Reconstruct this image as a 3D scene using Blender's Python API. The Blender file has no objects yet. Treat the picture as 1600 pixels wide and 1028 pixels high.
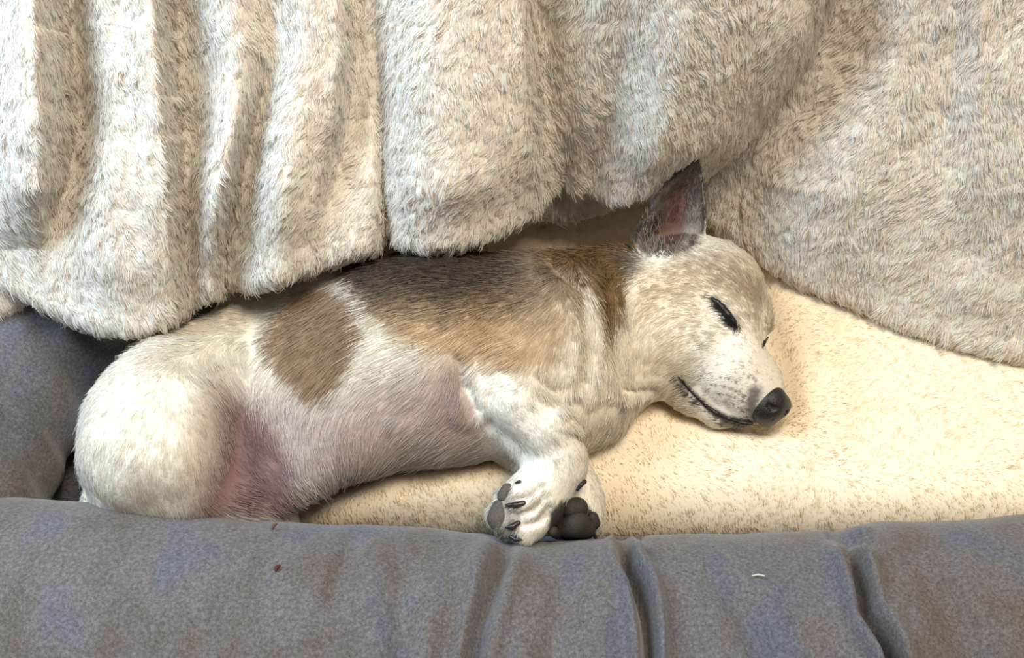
import bpy, math
import numpy as np
from mathutils import Vector, Matrix

rng = np.random.default_rng(7)
scene = bpy.context.scene
COL = scene.collection

# ------------------------------------------------------------------ camera
FPX = 1900.0
PITCH = math.radians(55.0)
DIST = 0.95
VD = np.array([0.0, math.cos(PITCH), -math.sin(PITCH)])
UP = np.array([0.0, math.sin(PITCH), math.cos(PITCH)])
RT = np.array([1.0, 0.0, 0.0])
CAM = np.array([0.0, 0.0, 0.05]) - DIST * VD
cd = bpy.data.cameras.new('camera')
cd.sensor_width = 36.0
cd.lens = 36.0 * FPX / 1600.0
cd.clip_start = 0.02
cam = bpy.data.objects.new('camera', cd)
COL.objects.link(cam)
cam.location = Vector(CAM)
cam.rotation_euler = (math.pi / 2 - PITCH, 0, 0)
scene.camera = cam

# ------------------------------------------------------------------ world, lights, exposure
def lin(r, g, b, k=1.0):
    f = lambda c: ((c / 255.0) / 12.92 if c / 255.0 <= 0.04045 else ((c / 255.0 + 0.055) / 1.055) ** 2.4)
    return np.array([f(r) * k, f(g) * k, f(b) * k])

w = bpy.data.worlds.new('world')
scene.world = w
w.use_nodes = True
bg = w.node_tree.nodes['Background']
bg.inputs[0].default_value = (1.0, 0.92, 0.82, 1)
bg.inputs[1].default_value = 0.27

def area(name, loc, target, size, energy, color):
    l = bpy.data.lights.new(name, 'AREA')
    l.shape = 'RECTANGLE'
    l.size, l.size_y = size
    l.energy = energy
    l.color = color
    o = bpy.data.objects.new(name, l)
    COL.objects.link(o)
    o.location = loc
    d = Vector(target) - Vector(loc)
    o.rotation_euler = d.to_track_quat('-Z', 'Y').to_euler()
    return o

area('window_daylight', (-0.82, -0.02, 0.98), (-0.38, 0.08, 0.12), (0.5, 0.7), 18, (0.60, 0.80, 1.0))
area('ceiling_lamp', (0.45, -0.22, 2.1), (0.05, 0, 0), (0.8, 0.8), 45, (1.0, 0.88, 0.715))

vs = scene.view_settings
vs.view_transform = 'Standard'
vs.look = 'None'
vs.gamma = 1.0
vs.use_curve_mapping = False
vs.exposure = -0.08

# ------------------------------------------------------------------ pixel <-> world helpers (1600 x 1028 frame)
def ray(px, py):
    px, py = np.asarray(px, float), np.asarray(py, float)
    a = (px - 800.0) / FPX
    b = -(py - 514.0) / FPX
    return VD + a[..., None] * RT + b[..., None] * UP

def P(px, py, z):
    d = ray(px, py)
    t = (np.asarray(z, float) - CAM[2]) / d[..., 2]
    return CAM + d * t[..., None]

def proj(p):
    q = np.asarray(p, float) - CAM
    dz = q @ VD
    return 800.0 + FPX * (q @ RT) / dz, 514.0 - FPX * (q @ UP) / dz

def sstep(a, b, x):
    t = np.clip((x - a) / (b - a), 0, 1)
    return t * t * (3 - 2 * t)

def nrm(v):
    return v / np.maximum(np.linalg.norm(v, axis=-1, keepdims=True), 1e-12)

# value noise
_NT = rng.random((64, 64, 64)).astype(np.float32)
def noise3(p, s):
    q = p * s
    i = np.floor(q).astype(int)
    f = q - i
    f = f * f * (3 - 2 * f)
    r = 0
    for a in (0, 1):
        for b in (0, 1):
            for c in (0, 1):
                wgt = (f[:, 0] if a else 1 - f[:, 0]) * (f[:, 1] if b else 1 - f[:, 1]) * (f[:, 2] if c else 1 - f[:, 2])
                r = r + wgt * _NT[(i[:, 0] + a) % 64, (i[:, 1] + b) % 64, (i[:, 2] + c) % 64]
    return r * 2 - 1

def poly_sd(poly, x, y):
    """signed distance to polygon, negative inside"""
    poly = np.asarray(poly, float)
    x = np.asarray(x, float); y = np.asarray(y, float)
    d = np.full(x.shape, 1e18)
    ins = np.zeros(x.shape, bool)
    n = len(poly)
    for i in range(n):
        ax, ay = poly[i]; bx, by = poly[(i + 1) % n]
        ex, ey = bx - ax, by - ay
        wx, wy = x - ax, y - ay
        t = np.clip((wx * ex + wy * ey) / (ex * ex + ey * ey), 0, 1)
        dx, dy = wx - ex * t, wy - ey * t
        d = np.minimum(d, dx * dx + dy * dy)
        c = (ay > y) != (by > y)
        xi = ax + (y - ay) * ex / (ey if ey != 0 else 1e-9)
        ins ^= c & (x < xi)
    d = np.sqrt(d)
    return np.where(ins, -d, d)

def line_d(pts, x, y):
    """distance to polyline, and arc fraction of the nearest point"""
    pts = np.asarray(pts, float)
    seg = np.linalg.norm(pts[1:] - pts[:-1], axis=1)
    L = seg.sum(); acc = 0
    best = np.full(np.shape(x), 1e18); fr = np.zeros(np.shape(x)); side = np.zeros(np.shape(x))
    for i in range(len(pts) - 1):
        a, b = pts[i], pts[i + 1]
        e = b - a
        wx, wy = x - a[0], y - a[1]
        t = np.clip((wx * e[0] + wy * e[1]) / (e @ e), 0, 1)
        dx, dy = wx - e[0] * t, wy - e[1] * t
        d = dx * dx + dy * dy
        m = d < best
        best = np.where(m, d, best)
        fr = np.where(m, (acc + t * seg[i]) / L, fr)
        side = np.where(m, np.sign(e[0] * wy - e[1] * wx), side)
        acc += seg[i]
    return np.sqrt(best), fr, side

# ------------------------------------------------------------------ object helpers
def tag(o, label=None, cat=None, group=None, kind=None):
    if label: o['label'] = label
    if cat: o['category'] = cat
    if group: o['group'] = group
    if kind: o['kind'] = kind
    return o

def empty(name, loc):
    o = bpy.data.objects.new(name, None)
    o.empty_display_size = 0.02
    COL.objects.link(o)
    o.location = loc
    return o

def link(o, parent=None):
    COL.objects.link(o)
    if parent is not None:
        o.parent = parent
        o.matrix_parent_inverse = Matrix.Translation(parent.location).inverted() if parent.parent is None else Matrix.Identity(4)
    return o

def mesh_obj(name, V, F, mat, parent=None, col=None, smooth=True):
    me = bpy.data.meshes.new(name)
    F = np.asarray(F)
    me.from_pydata([], [], [])
    me.vertices.add(len(V))
    me.vertices.foreach_set('co', np.asarray(V, np.float32).ravel())
    k = F.shape[1]
    me.loops.add(F.size)
    me.loops.foreach_set('vertex_index', F.astype(np.int32).ravel())
    me.polygons.add(len(F))
    me.polygons.foreach_set('loop_start', np.arange(0, F.size, k, dtype=np.int32))
    me.polygons.foreach_set('use_smooth', np.full(len(F), smooth))
    me.update(calc_edges=True)
    me.validate()
    if col is not None:
        at = me.attributes.new('col', 'FLOAT_COLOR', 'POINT')
        c4 = np.ones((len(V), 4), np.float32); c4[:, :3] = col
        at.data.foreach_set('color', c4.ravel())
    me.materials.append(mat)
    return link(bpy.data.objects.new(name, me), parent)

def hair_obj(name, pts, rad, col, mat, parent=None, nrml=None):
    """pts (n,k,3), rad (n,k), col (n,3)"""
    n, k = pts.shape[:2]
    hc = bpy.data.hair_curves.new(name)
    hc.add_curves([k] * n)
    hc.attributes['position'].data.foreach_set('vector', pts.astype(np.float32).ravel())
    ra = hc.attributes.get('radius') or hc.attributes.new('radius', 'FLOAT', 'POINT')
    ra.data.foreach_set('value', rad.astype(np.float32).ravel())
    at = hc.attributes.new('col', 'FLOAT_COLOR', 'CURVE')
    c4 = np.ones((n, 4), np.float32); c4[:, :3] = col
    at.data.foreach_set('color', c4.ravel())
    if nrml is not None:
        an = hc.attributes.new('pile_normal', 'FLOAT_VECTOR', 'CURVE')
        an.data.foreach_set('vector', nrml.astype(np.float32).ravel())
    hc.materials.append(mat)
    o = link(bpy.data.objects.new(name, hc), parent)
    o['kind'] = 'stuff'
    return o

def grid_faces(nu, nv, wrap_u=False):
    idx = np.arange(nu * nv).reshape(nu, nv)
    if wrap_u:
        idx = np.vstack([idx, idx[:1]])
    return np.stack([idx[:-1, :-1], idx[1:, :-1], idx[1:, 1:], idx[:-1, 1:]], -1).reshape(-1, 4)

def vnormals(V, F):
    n = np.cross(V[F[:, 2]] - V[F[:, 0]], V[F[:, 3]] - V[F[:, 1]])
    out = np.zeros_like(V)
    for j in range(4):
        for c in range(3):
            out[:, c] += np.bincount(F[:, j], n[:, c], minlength=len(V))
    return nrm(out)

def sample(V, F, count, weight=None):
    """random points on a quad mesh: position, normal, face weights for attributes"""
    N = vnormals(V, F)
    ar = 0.5 * np.linalg.norm(np.cross(V[F[:, 2]] - V[F[:, 0]], V[F[:, 3]] - V[F[:, 1]]), axis=1)
    if weight is not None:
        ar = ar * weight
    cs = np.cumsum(ar); cs /= cs[-1]
    f = np.searchsorted(cs, rng.random(count))
    f = np.clip(f, 0, len(F) - 1)
    a, b = rng.random(count)[:, None], rng.random(count)[:, None]
    def lerp(A):
        return (A[F[f, 0]] * (1 - a) + A[F[f, 1]] * a) * (1 - b) + (A[F[f, 3]] * (1 - a) + A[F[f, 2]] * a) * b
    return lerp(V), nrm(lerp(N)), lerp

def strands(p, n, d, length, lift, radius, cell, clump, jit, curl=0.35, k=4, tipr=0.25, clump_jit=0.25):
    """short fibres: root p, surface normal n, comb direction d (any), grouped into tufts"""
    N = len(p)
    t = nrm(d - (d * n).sum(1, keepdims=True) * n)
    key = np.floor((p + 0.25 * cell * rng.standard_normal(p.shape)) / cell).astype(np.int64)
    h = ((key[:, 0] + 4096) * 8192 + key[:, 1] + 4096) * 8192 + key[:, 2] + 4096
    _, inv = np.unique(h, return_inverse=True)
    inv = inv.ravel()
    M = inv.max() + 1
    cj = rng.standard_normal((M, 3)) * clump_jit
    cl = 1 + 0.22 * rng.standard_normal(M)
    cnt = np.bincount(inv, minlength=M)
    cen = np.stack([np.bincount(inv, p[:, c], minlength=M) / cnt for c in range(3)], 1)
    t = nrm(t + cj[inv] + rng.standard_normal(p.shape) * jit)
    L = (np.asarray(length) * np.ones(N) * np.clip(cl[inv], 0.4, 1.7) * (1 + 0.15 * rng.standard_normal(N)))[:, None]
    lift = (np.asarray(lift) * np.ones(N))[:, None]
    pts = np.zeros((N, k, 3))
    s = np.linspace(0, 1, k)
    for i, si in enumerate(s):
        ang = lift * (1 - curl * si)
        q = p + L * si * (t * np.cos(ang) + n * np.sin(ang)) - n * 0.0006
        pts[:, i] = q + (cen[inv] - p) * (clump * si)
    rad = radius * np.ones((N, 1)) * (1 - (1 - tipr) * s[None] ** 1.5)
    rad = rad * (1 + 0.2 * rng.standard_normal((N, 1))).clip(0.5, 1.6)
    return pts, rad, inv, M

# ------------------------------------------------------------------ implicit surfaces
def surface_nets(F, o, h):
    nx, ny, nz = F.shape
    ins = F < 0
    c = np.zeros((nx - 1, ny - 1, nz - 1), np.int8)
    for a in (0, 1):
        for b in (0, 1):
            for e in (0, 1):
                c += ins[a:nx - 1 + a, b:ny - 1 + b, e:nz - 1 + e]
    act = (c > 0) & (c < 8)
    I = np.argwhere(act)
    vid = np.full(act.shape, -1, np.int64)
    vid[act] = np.arange(len(I))
    acc = np.zeros((len(I), 3)); cnt = np.zeros(len(I))
    corner = [np.array(q) for q in ((0,0,0),(1,0,0),(0,1,0),(1,1,0),(0,0,1),(1,0,1),(0,1,1),(1,1,1))]
    for a in range(8):
        for b in range(a + 1, 8):
            if np.abs(corner[a] - corner[b]).sum() != 1: continue
            ia, ib = I + corner[a], I + corner[b]
            fa, fb = F[ia[:, 0], ia[:, 1], ia[:, 2]], F[ib[:, 0], ib[:, 1], ib[:, 2]]
            m = (fa < 0) != (fb < 0)
            t = np.where(m, fa / np.where(m, fa - fb, 1), 0)[:, None]
            acc += np.where(m[:, None], corner[a] + (corner[b] - corner[a]) * t, 0)
            cnt += m
    V = o + h * (I + acc / cnt[:, None])
    quads = []
    for ax in range(3):
        sl0 = [slice(None)] * 3; sl1 = [slice(None)] * 3
        sl0[ax] = slice(0, -1); sl1[ax] = slice(1, None)
        ch = ins[tuple(sl0)] != ins[tuple(sl1)]
        E = np.argwhere(ch)
        b1, b2 = (ax + 1) % 3, (ax + 2) % 3
        ok = (E[:, b1] > 0) & (E[:, b2] > 0) & (E[:, b1] < F.shape[b1] - 1) & (E[:, b2] < F.shape[b2] - 1)
        E = E[ok]
        def cid(d1, d2):
            q = E.copy(); q[:, b1] += d1; q[:, b2] += d2
            return vid[q[:, 0], q[:, 1], q[:, 2]]
        Q = np.stack([cid(-1, -1), cid(0, -1), cid(0, 0), cid(-1, 0)], 1)
        flip = ~ins[E[:, 0], E[:, 1], E[:, 2]]
        Q[flip] = Q[flip][:, ::-1]
        quads.append(Q)
    return V, np.vstack(quads)

def smooth_mesh(V, F, it, lam=0.5):
    e = np.vstack([F[:, [0, 1]], F[:, [1, 2]], F[:, [2, 3]], F[:, [3, 0]]])
    deg = np.bincount(e[:, 0], minlength=len(V)) + np.bincount(e[:, 1], minlength=len(V))
    for _ in range(it):
        S = np.stack([np.bincount(e[:, 0], V[e[:, 1], c], minlength=len(V)) + np.bincount(e[:, 1], V[e[:, 0], c], minlength=len(V)) for c in range(3)], 1)
        V = V * (1 - lam) + lam * S / np.maximum(deg, 1)[:, None]
    return V

def keep_big(V, F):
    lab = np.arange(len(V))
    while True:
        m = lab[F].min(1)
        new = lab.copy()
        for j in range(4):
            np.minimum.at(new, F[:, j], m)
        new = new[new]
        if (new == lab).all(): break
        lab = new
    big = np.bincount(lab).argmax()
    k = lab == big
    remap = np.cumsum(k) - 1
    return V[k], remap[F[k[F[:, 0]]]]

class Field:
    def __init__(s, lo, hi, h):
        s.h = h; s.lo = np.array(lo, float)
        s.ax = [np.arange(lo[i], hi[i] + h, h) for i in range(3)]
        s.F = np.full([len(a) for a in s.ax], 0.5, np.float32)
    def block(s, lo, hi):
        sl = []
        for i in range(3):
            a = max(0, int(math.floor((lo[i] - s.lo[i]) / s.h))); b = min(len(s.ax[i]), int(math.ceil((hi[i] - s.lo[i]) / s.h)) + 1)
            sl.append(slice(a, max(a, b)))
        g = np.meshgrid(*[s.ax[i][sl[i]] for i in range(3)], indexing='ij')
        return tuple(sl), np.stack(g, -1)
    def put(s, sl, d, k, sub=False):
        a = s.F[sl]
        if sub:
            hh = np.maximum(k - np.abs(a + d), 0) / k
            s.F[sl] = np.maximum(a, -d) + hh * hh * k / 4
        else:
            hh = np.maximum(k - np.abs(a - d), 0) / k
            s.F[sl] = np.minimum(a, d) - hh * hh * k / 4
    def cone(s, a, b, ra, rb, k=0.012, sub=False):
        a, b = np.asarray(a, float), np.asarray(b, float)
        m = max(ra, rb) + k + 0.006
        sl, g = s.block(np.minimum(a, b) - m, np.maximum(a, b) + m)
        if g.size == 0: return
        ab = b - a
        t = np.clip(((g - a) @ ab) / max(ab @ ab, 1e-12), 0, 1)
        d = np.linalg.norm(g - a - t[..., None] * ab, axis=-1) - (ra + (rb - ra) * t)
        s.put(sl, d, k, sub)
    def chain(s, pts, rads, k=0.012, sub=False):
        for i in range(len(pts) - 1):
            s.cone(pts[i], pts[i + 1], rads[i], rads[i + 1], k, sub)
    def ell(s, c, r, M=None, k=0.012, sub=False):
        c, r = np.asarray(c, float), np.asarray(r, float)
        m = r.max() + k + 0.006
        sl, g = s.block(c - m, c + m)
        if g.size == 0: return
        q = g - c
        if M is not None: q = q @ np.asarray(M).T      # rows of M: local axes
        k0 = np.linalg.norm(q / r, axis=-1); k1 = np.linalg.norm(q / (r * r), axis=-1)
        d = k0 * (k0 - 1) / np.maximum(k1, 1e-9)
        s.put(sl, d, k, sub)
    def mesh(s, it=2):
        V, F = surface_nets(s.F, s.lo, s.h)
        V, F = keep_big(V, F)
        return smooth_mesh(V, F, it), F

def frame_px(dx, dy, tilt=0.0):
    """local axes: first along a picture direction laid into the scene, third towards the viewer"""
    u = nrm(dx * RT - dy * UP + tilt * (-VD))
    v = nrm(np.cross(-VD, u))
    return np.stack([u, v, np.cross(u, v)])

def yaw(a):
    c, s_ = math.cos(a), math.sin(a)
    return np.array([[c, s_, 0], [-s_, c, 0], [0, 0, 1.0]])

# ------------------------------------------------------------------ materials
def material(name):
    m = bpy.data.materials.new(name)
    m.use_nodes = True
    nt = m.node_tree
    return m, nt, nt.nodes['Principled BSDF']

def fibre_material(name, rough=0.65, spec=0.15, sheen=0.0, bump=None, soft=0.0):
    m, nt, b = material(name)
    a = nt.nodes.new('ShaderNodeAttribute'); a.attribute_name = 'col'
    nt.links.new(a.outputs['Color'], b.inputs['Base Color'])
    b.inputs['Roughness'].default_value = rough
    b.inputs['Specular IOR Level'].default_value = spec
    b.inputs['Sheen Weight'].default_value = sheen
    if soft:      # dense pile scatters light between fibres, so shade it mostly by the surface it grows on
        an = nt.nodes.new('ShaderNodeAttribute'); an.attribute_name = 'pile_normal'
        ge = nt.nodes.new('ShaderNodeNewGeometry')
        mx = nt.nodes.new('ShaderNodeMix'); mx.data_type = 'VECTOR'; mx.inputs['Factor'].default_value = soft
        nn = nt.nodes.new('ShaderNodeVectorMath'); nn.operation = 'NORMALIZE'
        nt.links.new(ge.outputs['Normal'], mx.inputs['A']); nt.links.new(an.outputs['Vector'], mx.inputs['B'])
        nt.links.new(mx.outputs['Result'], nn.inputs[0]); nt.links.new(nn.outputs[0], b.inputs['Normal'])
        tr = nt.nodes.new('ShaderNodeBsdfTranslucent')      # light that passes through the fine fibres
        ms = nt.nodes.new('ShaderNodeMixShader'); ms.inputs[0].default_value = 0.38
        nt.links.new(a.outputs['Color'], tr.inputs['Color'])
        nt.links.new(b.outputs[0], ms.inputs[1]); nt.links.new(tr.outputs[0], ms.inputs[2])
        nt.links.new(ms.outputs[0], nt.nodes['Material Output'].inputs['Surface'])
    if bump:
        tc = nt.nodes.new('ShaderNodeTexCoord')
        nz = nt.nodes.new('ShaderNodeTexNoise'); nz.inputs['Scale'].default_value = bump[0]; nz.inputs['Detail'].default_value = 4
        bp = nt.nodes.new('ShaderNodeBump'); bp.inputs['Strength'].default_value = bump[1]; bp.inputs['Distance'].default_value = 0.002
        nt.links.new(tc.outputs['Object'], nz.inputs['Vector'])
        nt.links.new(nz.outputs[0], bp.inputs['Height'])
        nt.links.new(bp.outputs[0], b.inputs['Normal'])
    return m

M_FUR = fibre_material('dog_hair', 0.55, 0.2, soft=0.6)
M_SKIN = fibre_material('dog_skin', 0.6, 0.2, bump=(400, 0.25))
M_PLUSH = fibre_material('plush_fibre', 0.8, 0.05, soft=0.75)
M_PLUSHB = fibre_material('plush_backing', 0.9, 0.05, bump=(300, 0.1))

def plain(name, rgb, rough=0.5, spec=0.4, bump=None, var=0.0):
    m, nt, b = material(name)
    b.inputs['Base Color'].default_value = (*rgb, 1)
    b.inputs['Roughness'].default_value = rough
    b.inputs['Specular IOR Level'].default_value = spec
    tc = nt.nodes.new('ShaderNodeTexCoord')
    nz = nt.nodes.new('ShaderNodeTexNoise')
    nz.inputs['Scale'].default_value = bump[0] if bump else 60
    nz.inputs['Detail'].default_value = 5
    nt.links.new(tc.outputs['Object'], nz.inputs['Vector'])
    if bump:
        bp = nt.nodes.new('ShaderNodeBump'); bp.inputs['Strength'].default_value = bump[1]; bp.inputs['Distance'].default_value = 0.001
        nt.links.new(nz.outputs[0], bp.inputs['Height']); nt.links.new(bp.outputs[0], b.inputs['Normal'])
    if var:
        rp = nt.nodes.new('ShaderNodeValToRGB')
        rp.color_ramp.elements[0].color = (*(np.array(rgb) * (1 - var)), 1); rp.color_ramp.elements[0].position = 0.3
        rp.color_ramp.elements[1].color = (*(np.array(rgb) * (1 + var)), 1); rp.color_ramp.elements[1].position = 0.7
        nt.links.new(nz.outputs[0], rp.inputs[0]); nt.links.new(rp.outputs[0], b.inputs['Base Color'])
    return m

def heather_fabric():
    m, nt, b = material('grey_heather_fabric')
    L = nt.links.new
    tc = nt.nodes.new('ShaderNodeTexCoord')
    def noise(scale, detail, rough=0.6, vec=None):
        n = nt.nodes.new('ShaderNodeTexNoise')
        n.inputs['Scale'].default_value = scale; n.inputs['Detail'].default_value = detail; n.inputs['Roughness'].default_value = rough
        L(vec or tc.outputs['Object'], n.inputs['Vector'])
        return n
    def ramp(src, stops):
        r = nt.nodes.new('ShaderNodeValToRGB')
        e = r.color_ramp.elements
        e[0].position, e[0].color = stops[0][0], (*stops[0][1], 1)
        e[1].position, e[1].color = stops[-1][0], (*stops[-1][1], 1)
        for p_, c_ in stops[1:-1]:
            q = e.new(p_); q.color = (*c_, 1)
        L(src, r.inputs[0]); return r
    # brushed-nap sheen put into the colour: blue-grey and brown-grey patches, stretched front to back
    mp = nt.nodes.new('ShaderNodeMapping'); mp.inputs['Scale'].default_value = (1.0, 0.45, 0.8)
    L(tc.outputs['Object'], mp.inputs[0])
    big = noise(24, 4, 0.55, mp.outputs[0])
    c1 = ramp(big.outputs[0], [(0.34, lin(95, 98, 110)), (0.50, lin(106, 103, 103)), (0.68, lin(99, 92, 86))])
    fine = noise(430, 5, 0.75)
    c2 = ramp(fine.outputs[0], [(0.30, (0.50,) * 3), (0.5, (0.95,) * 3), (0.72, (1.6,) * 3)])
    mx = nt.nodes.new('ShaderNodeMix'); mx.data_type = 'RGBA'; mx.blend_type = 'MULTIPLY'; mx.inputs['Factor'].default_value = 1.0
    L(c1.outputs[0], mx.inputs['A']); L(c2.outputs[0], mx.inputs['B'])
    L(mx.outputs['Result'], b.inputs['Base Color'])
    b.inputs['Roughness'].default_value = 0.9
    b.inputs['Specular IOR Level'].default_value = 0.1
    b.inputs['Sheen Weight'].default_value = 0.25
    b.inputs['Sheen Roughness'].default_value = 0.4
    bp = nt.nodes.new('ShaderNodeBump'); bp.inputs['Strength'].default_value = 0.55; bp.inputs['Distance'].default_value = 0.0012
    L(fine.outputs[0], bp.inputs['Height']); L(bp.outputs[0], b.inputs['Normal'])
    return m
M_FABRIC = heather_fabric()

# ------------------------------------------------------------------ floor
def box_grid(x0, x1, y0, y1, z, n=2):
    xs, ys = np.linspace(x0, x1, n), np.linspace(y0, y1, n)
    X, Y = np.meshgrid(xs, ys, indexing='ij')
    V = np.stack([X, Y, np.full_like(X, z)], -1).reshape(-1, 3)
    return V, grid_faces(n, n)
V, F = box_grid(-3, 3, -3, 3, -0.10)
fl = mesh_obj('floor', V, F, plain('oak_floor', lin(150, 120, 90), 0.5, 0.3, bump=(25, 0.1), var=0.15))
tag(fl, kind='structure')

# ------------------------------------------------------------------ dog bed
bed = tag(empty('dog_bed', (0, 0.02, -0.099)), 'grey heathered fabric dog bed with thick padded bolster rims', 'dog bed')

# front bolster: an oval tube along x whose rear outline is fixed by its own sag
SIL = np.array([(-200, 768), (0, 773), (100, 777), (200, 785), (300, 795), (420, 812), (500, 822), (540, 826), (580, 823), (640, 826), (700, 826),
                (760, 829), (800, 842), (830, 840), (900, 838), (935, 842), (962, 846), (978, 838), (986, 850), (996, 838), (1010, 837), (1080, 837), (1150, 834), (1260, 832), (1275, 836),
                (1300, 826), (1340, 815), (1450, 810), (1600, 803), (1800, 797)], float)
CREASES = [  # polyline in bolster picture position, depth, half width left, half width right
    ([(792, 842), (782, 880), (765, 930), (748, 980), (738, 1040), (730, 1100)], 0.0065, 14, 12),
    ([(730, 905), (715, 960), (700, 1040)], 0.003, 16, 12),
    ([(985, 836), (976, 860), (978, 885), (995, 910), (1008, 950), (1013, 1000), (1016, 1100)], 0.011, 10, 9),
    ([(1000, 880), (992, 930), (985, 1040)], 0.002, 20, 16),
    ([(1318, 850), (1330, 880), (1345, 915), (1352, 960), (1370, 990), (1386, 1015), (1398, 1060), (1405, 1110)], 0.010, 10, 9),
    ([(1365, 950), (1378, 990), (1390, 1040)], 0.004, 8, 12),
    ([(640, 870), (625, 930), (630, 1000), (620, 1060)], 0.0025, 20, 16),
    ([(1090, 895), (1140, 920), (1200, 1040)], 0.0025, 22, 22),
    ([(885, 895), (880, 940), (860, 1040)], 0.0025, 22, 22),
    ([(1440, 880), (1480, 950), (1530, 1040)], 0.003, 28, 22),
    ([(1290, 832), (1330, 846), (1350, 852)], 0.003, 14, 10),
    ([(560, 826), (545, 860), (520, 930)], 0.002, 14, 18),
]
def front_bolster():
    nu, nv = 640, 150
    xs = np.linspace(-0.56, 0.56, nu)
    ry, rz = 0.10, 0.080
    V = np.zeros((nu, nv, 3)); N = np.zeros((nu, nv, 3))
    th = np.linspace(0, 2 * math.pi, nv, endpoint=False)
    for i, x in enumerate(xs):
        pxg = 800 + x * FPX / 0.93
        spy = np.interp(pxg, SIL[:, 0], SIL[:, 1])
        a = PITCH + math.atan((spy - 514) / FPX)
        n = np.array([math.sin(a), math.cos(a)])
        c = n @ CAM[1:]
        end = min(1, (0.56 - abs(x)) / 0.07)
        kk = math.sqrt(max(1 - (1 - end) ** 2, 0.0004))
        h = math.hypot(ry * n[0], rz * n[1])
        cz = 0.0
        cy = (c - h - n[1] * cz) / n[0]
        V[i, :, 0] = x
        V[i, :, 1] = cy + ry * kk * np.cos(th)
        V[i, :, 2] = cz + rz * kk * np.sin(th)
        N[i, :, 1] = np.cos(th) / ry; N[i, :, 2] = np.sin(th) / rz
    N = nrm(N)
    Vf, Nf = V.reshape(-1, 3), N.reshape(-1, 3)
    px, py = proj(Vf)
    disp = 0.0035 * noise3(Vf, 9) + 0.0016 * noise3(Vf * np.array([1, 0.4, 0.4]) + 3, 30)
    vis = sstep(-0.2, 0.25, Nf @ (-VD))
    for line, dep, wl, wr in CREASES:
        d, fr, side = line_d(line, px, py)
        fade = sstep(-0.02, 0.16, fr)
        wdt = np.where(side > 0, wl, wr)
        disp += fade * vis * 1.9 * dep * (-np.exp(-(d / wdt) ** 2) + 0.55 * np.exp(-((d - 2.2 * wdt) / (1.3 * wdt)) ** 2))
    Vf = Vf + Nf * disp[:, None]
    Ff = grid_faces(nv, nu, wrap_u=True)
    Vt = Vf.reshape(nu, nv, 3).transpose(1, 0, 2).reshape(-1, 3)
    return mesh_obj('front_bolster', Vt, Ff[:, ::-1], M_FABRIC, bed)
front_bolster()

def tube(name, path, ry, rz, nseg=220, nv=90, wr=0.004, parent=bed, freq=10, folds=()):
    path = np.asarray(path, float)
    s = np.concatenate([[0], np.cumsum(np.linalg.norm(np.diff(path, axis=0), axis=1))])
    ss = np.linspace(0, s[-1], nseg)
    C = np.stack([np.interp(ss, s, path[:, c]) for c in range(3)], 1)
    for _ in range(30):
        C[1:-1] = 0.5 * C[1:-1] + 0.25 * (C[2:] + C[:-2])
    T = nrm(np.gradient(C, axis=0))
    B = nrm(np.cross(T, np.array([0, 0, 1.0])))
    U = np.cross(B, T)
    th = np.linspace(0, 2 * math.pi, nv, endpoint=False)
    e = np.minimum(1, np.minimum(ss, s[-1] - ss) / 0.06)
    kk = np.sqrt(np.maximum(1 - (1 - e) ** 2, 0.0004))
    off = (B[:, None] * np.cos(th)[None, :, None] * ry + U[:, None] * np.sin(th)[None, :, None] * rz) * kk[:, None, None]
    V = (C[:, None] + off).reshape(-1, 3)
    N = nrm(B[:, None] * np.cos(th)[None, :, None] / ry + U[:, None] * np.sin(th)[None, :, None] / rz).reshape(-1, 3)
    disp = wr * noise3(V + 5, freq) + wr * 0.4 * noise3(V * np.array([1, 1, 0.5]), freq * 3)
    if folds:
        px, py = proj(V)
        for line, dep, wd in folds:
            d, fr, side = line_d(line, px, py)
            disp += -dep * np.exp(-(d / wd) ** 2) + 0.5 * dep * np.exp(-((d - 2 * wd) / (1.2 * wd)) ** 2)
    V = V + N * disp[:, None]
    Vt = V.reshape(nseg, nv, 3).transpose(1, 0, 2).reshape(-1, 3)
    return mesh_obj(name, Vt, grid_faces(nv, nseg, True), M_FABRIC, parent)

tube('side_bolster', [(-0.450, -0.25, 0.0), (-0.448, -0.08, 0.0), (-0.42, 0.02, 0.0), (-0.36, 0.10, 0.0), (-0.25, 0.16, 0.0)], 0.095, 0.085, folds=[
    ([(0, 590), (60, 640), (110, 720), (130, 790)], 0.004, 16), ([(0, 660), (50, 710), (80, 790)], 0.004, 18), ([(60, 520), (110, 570), (140, 640)], 0.003, 16), ([(130, 520), (170, 540), (200, 545)], 0.004, 12)])
tube('back_bolster', [(-0.50, 0.255, 0.0), (-0.2, 0.285, 0.0), (0.2, 0.29, 0.0), (0.52, 0.29, 0.0)], 0.085, 0.085)

def rounded_slab(name, x0, x1, y0, y1, z0, z1, r, mat, parent):
    nx = 40; xs = np.linspace(x0, x1, nx)
    prof = []
    for cx, cz, a0 in ((y1 - r, z1 - r, 90), (y0 + r, z1 - r, 180), (y0 + r, z0 + r, 270), (y1 - r, z0 + r, 360)):
        for k in range(7):
            a = math.radians(a0 - 90 + 15 * k)
            prof.append((cx + r * math.cos(a), cz + r * math.sin(a)))
    prof = np.array(prof); cyz = prof.mean(0)
    V = []
    for i, x in enumerate(xs):
        V.append(np.column_stack([np.full(len(prof), x), prof]))
    V = [np.column_stack([np.full(len(prof), x0), cyz + (prof - cyz) * 0.01])] + V + [np.column_stack([np.full(len(prof), x1), cyz + (prof - cyz) * 0.01])]
    V = np.array(V)
    nu, nv = V.shape[:2]
    Vt = V.transpose(1, 0, 2).reshape(-1, 3)
    return mesh_obj(name, Vt, grid_faces(nv, nu, True), mat, parent)
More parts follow.
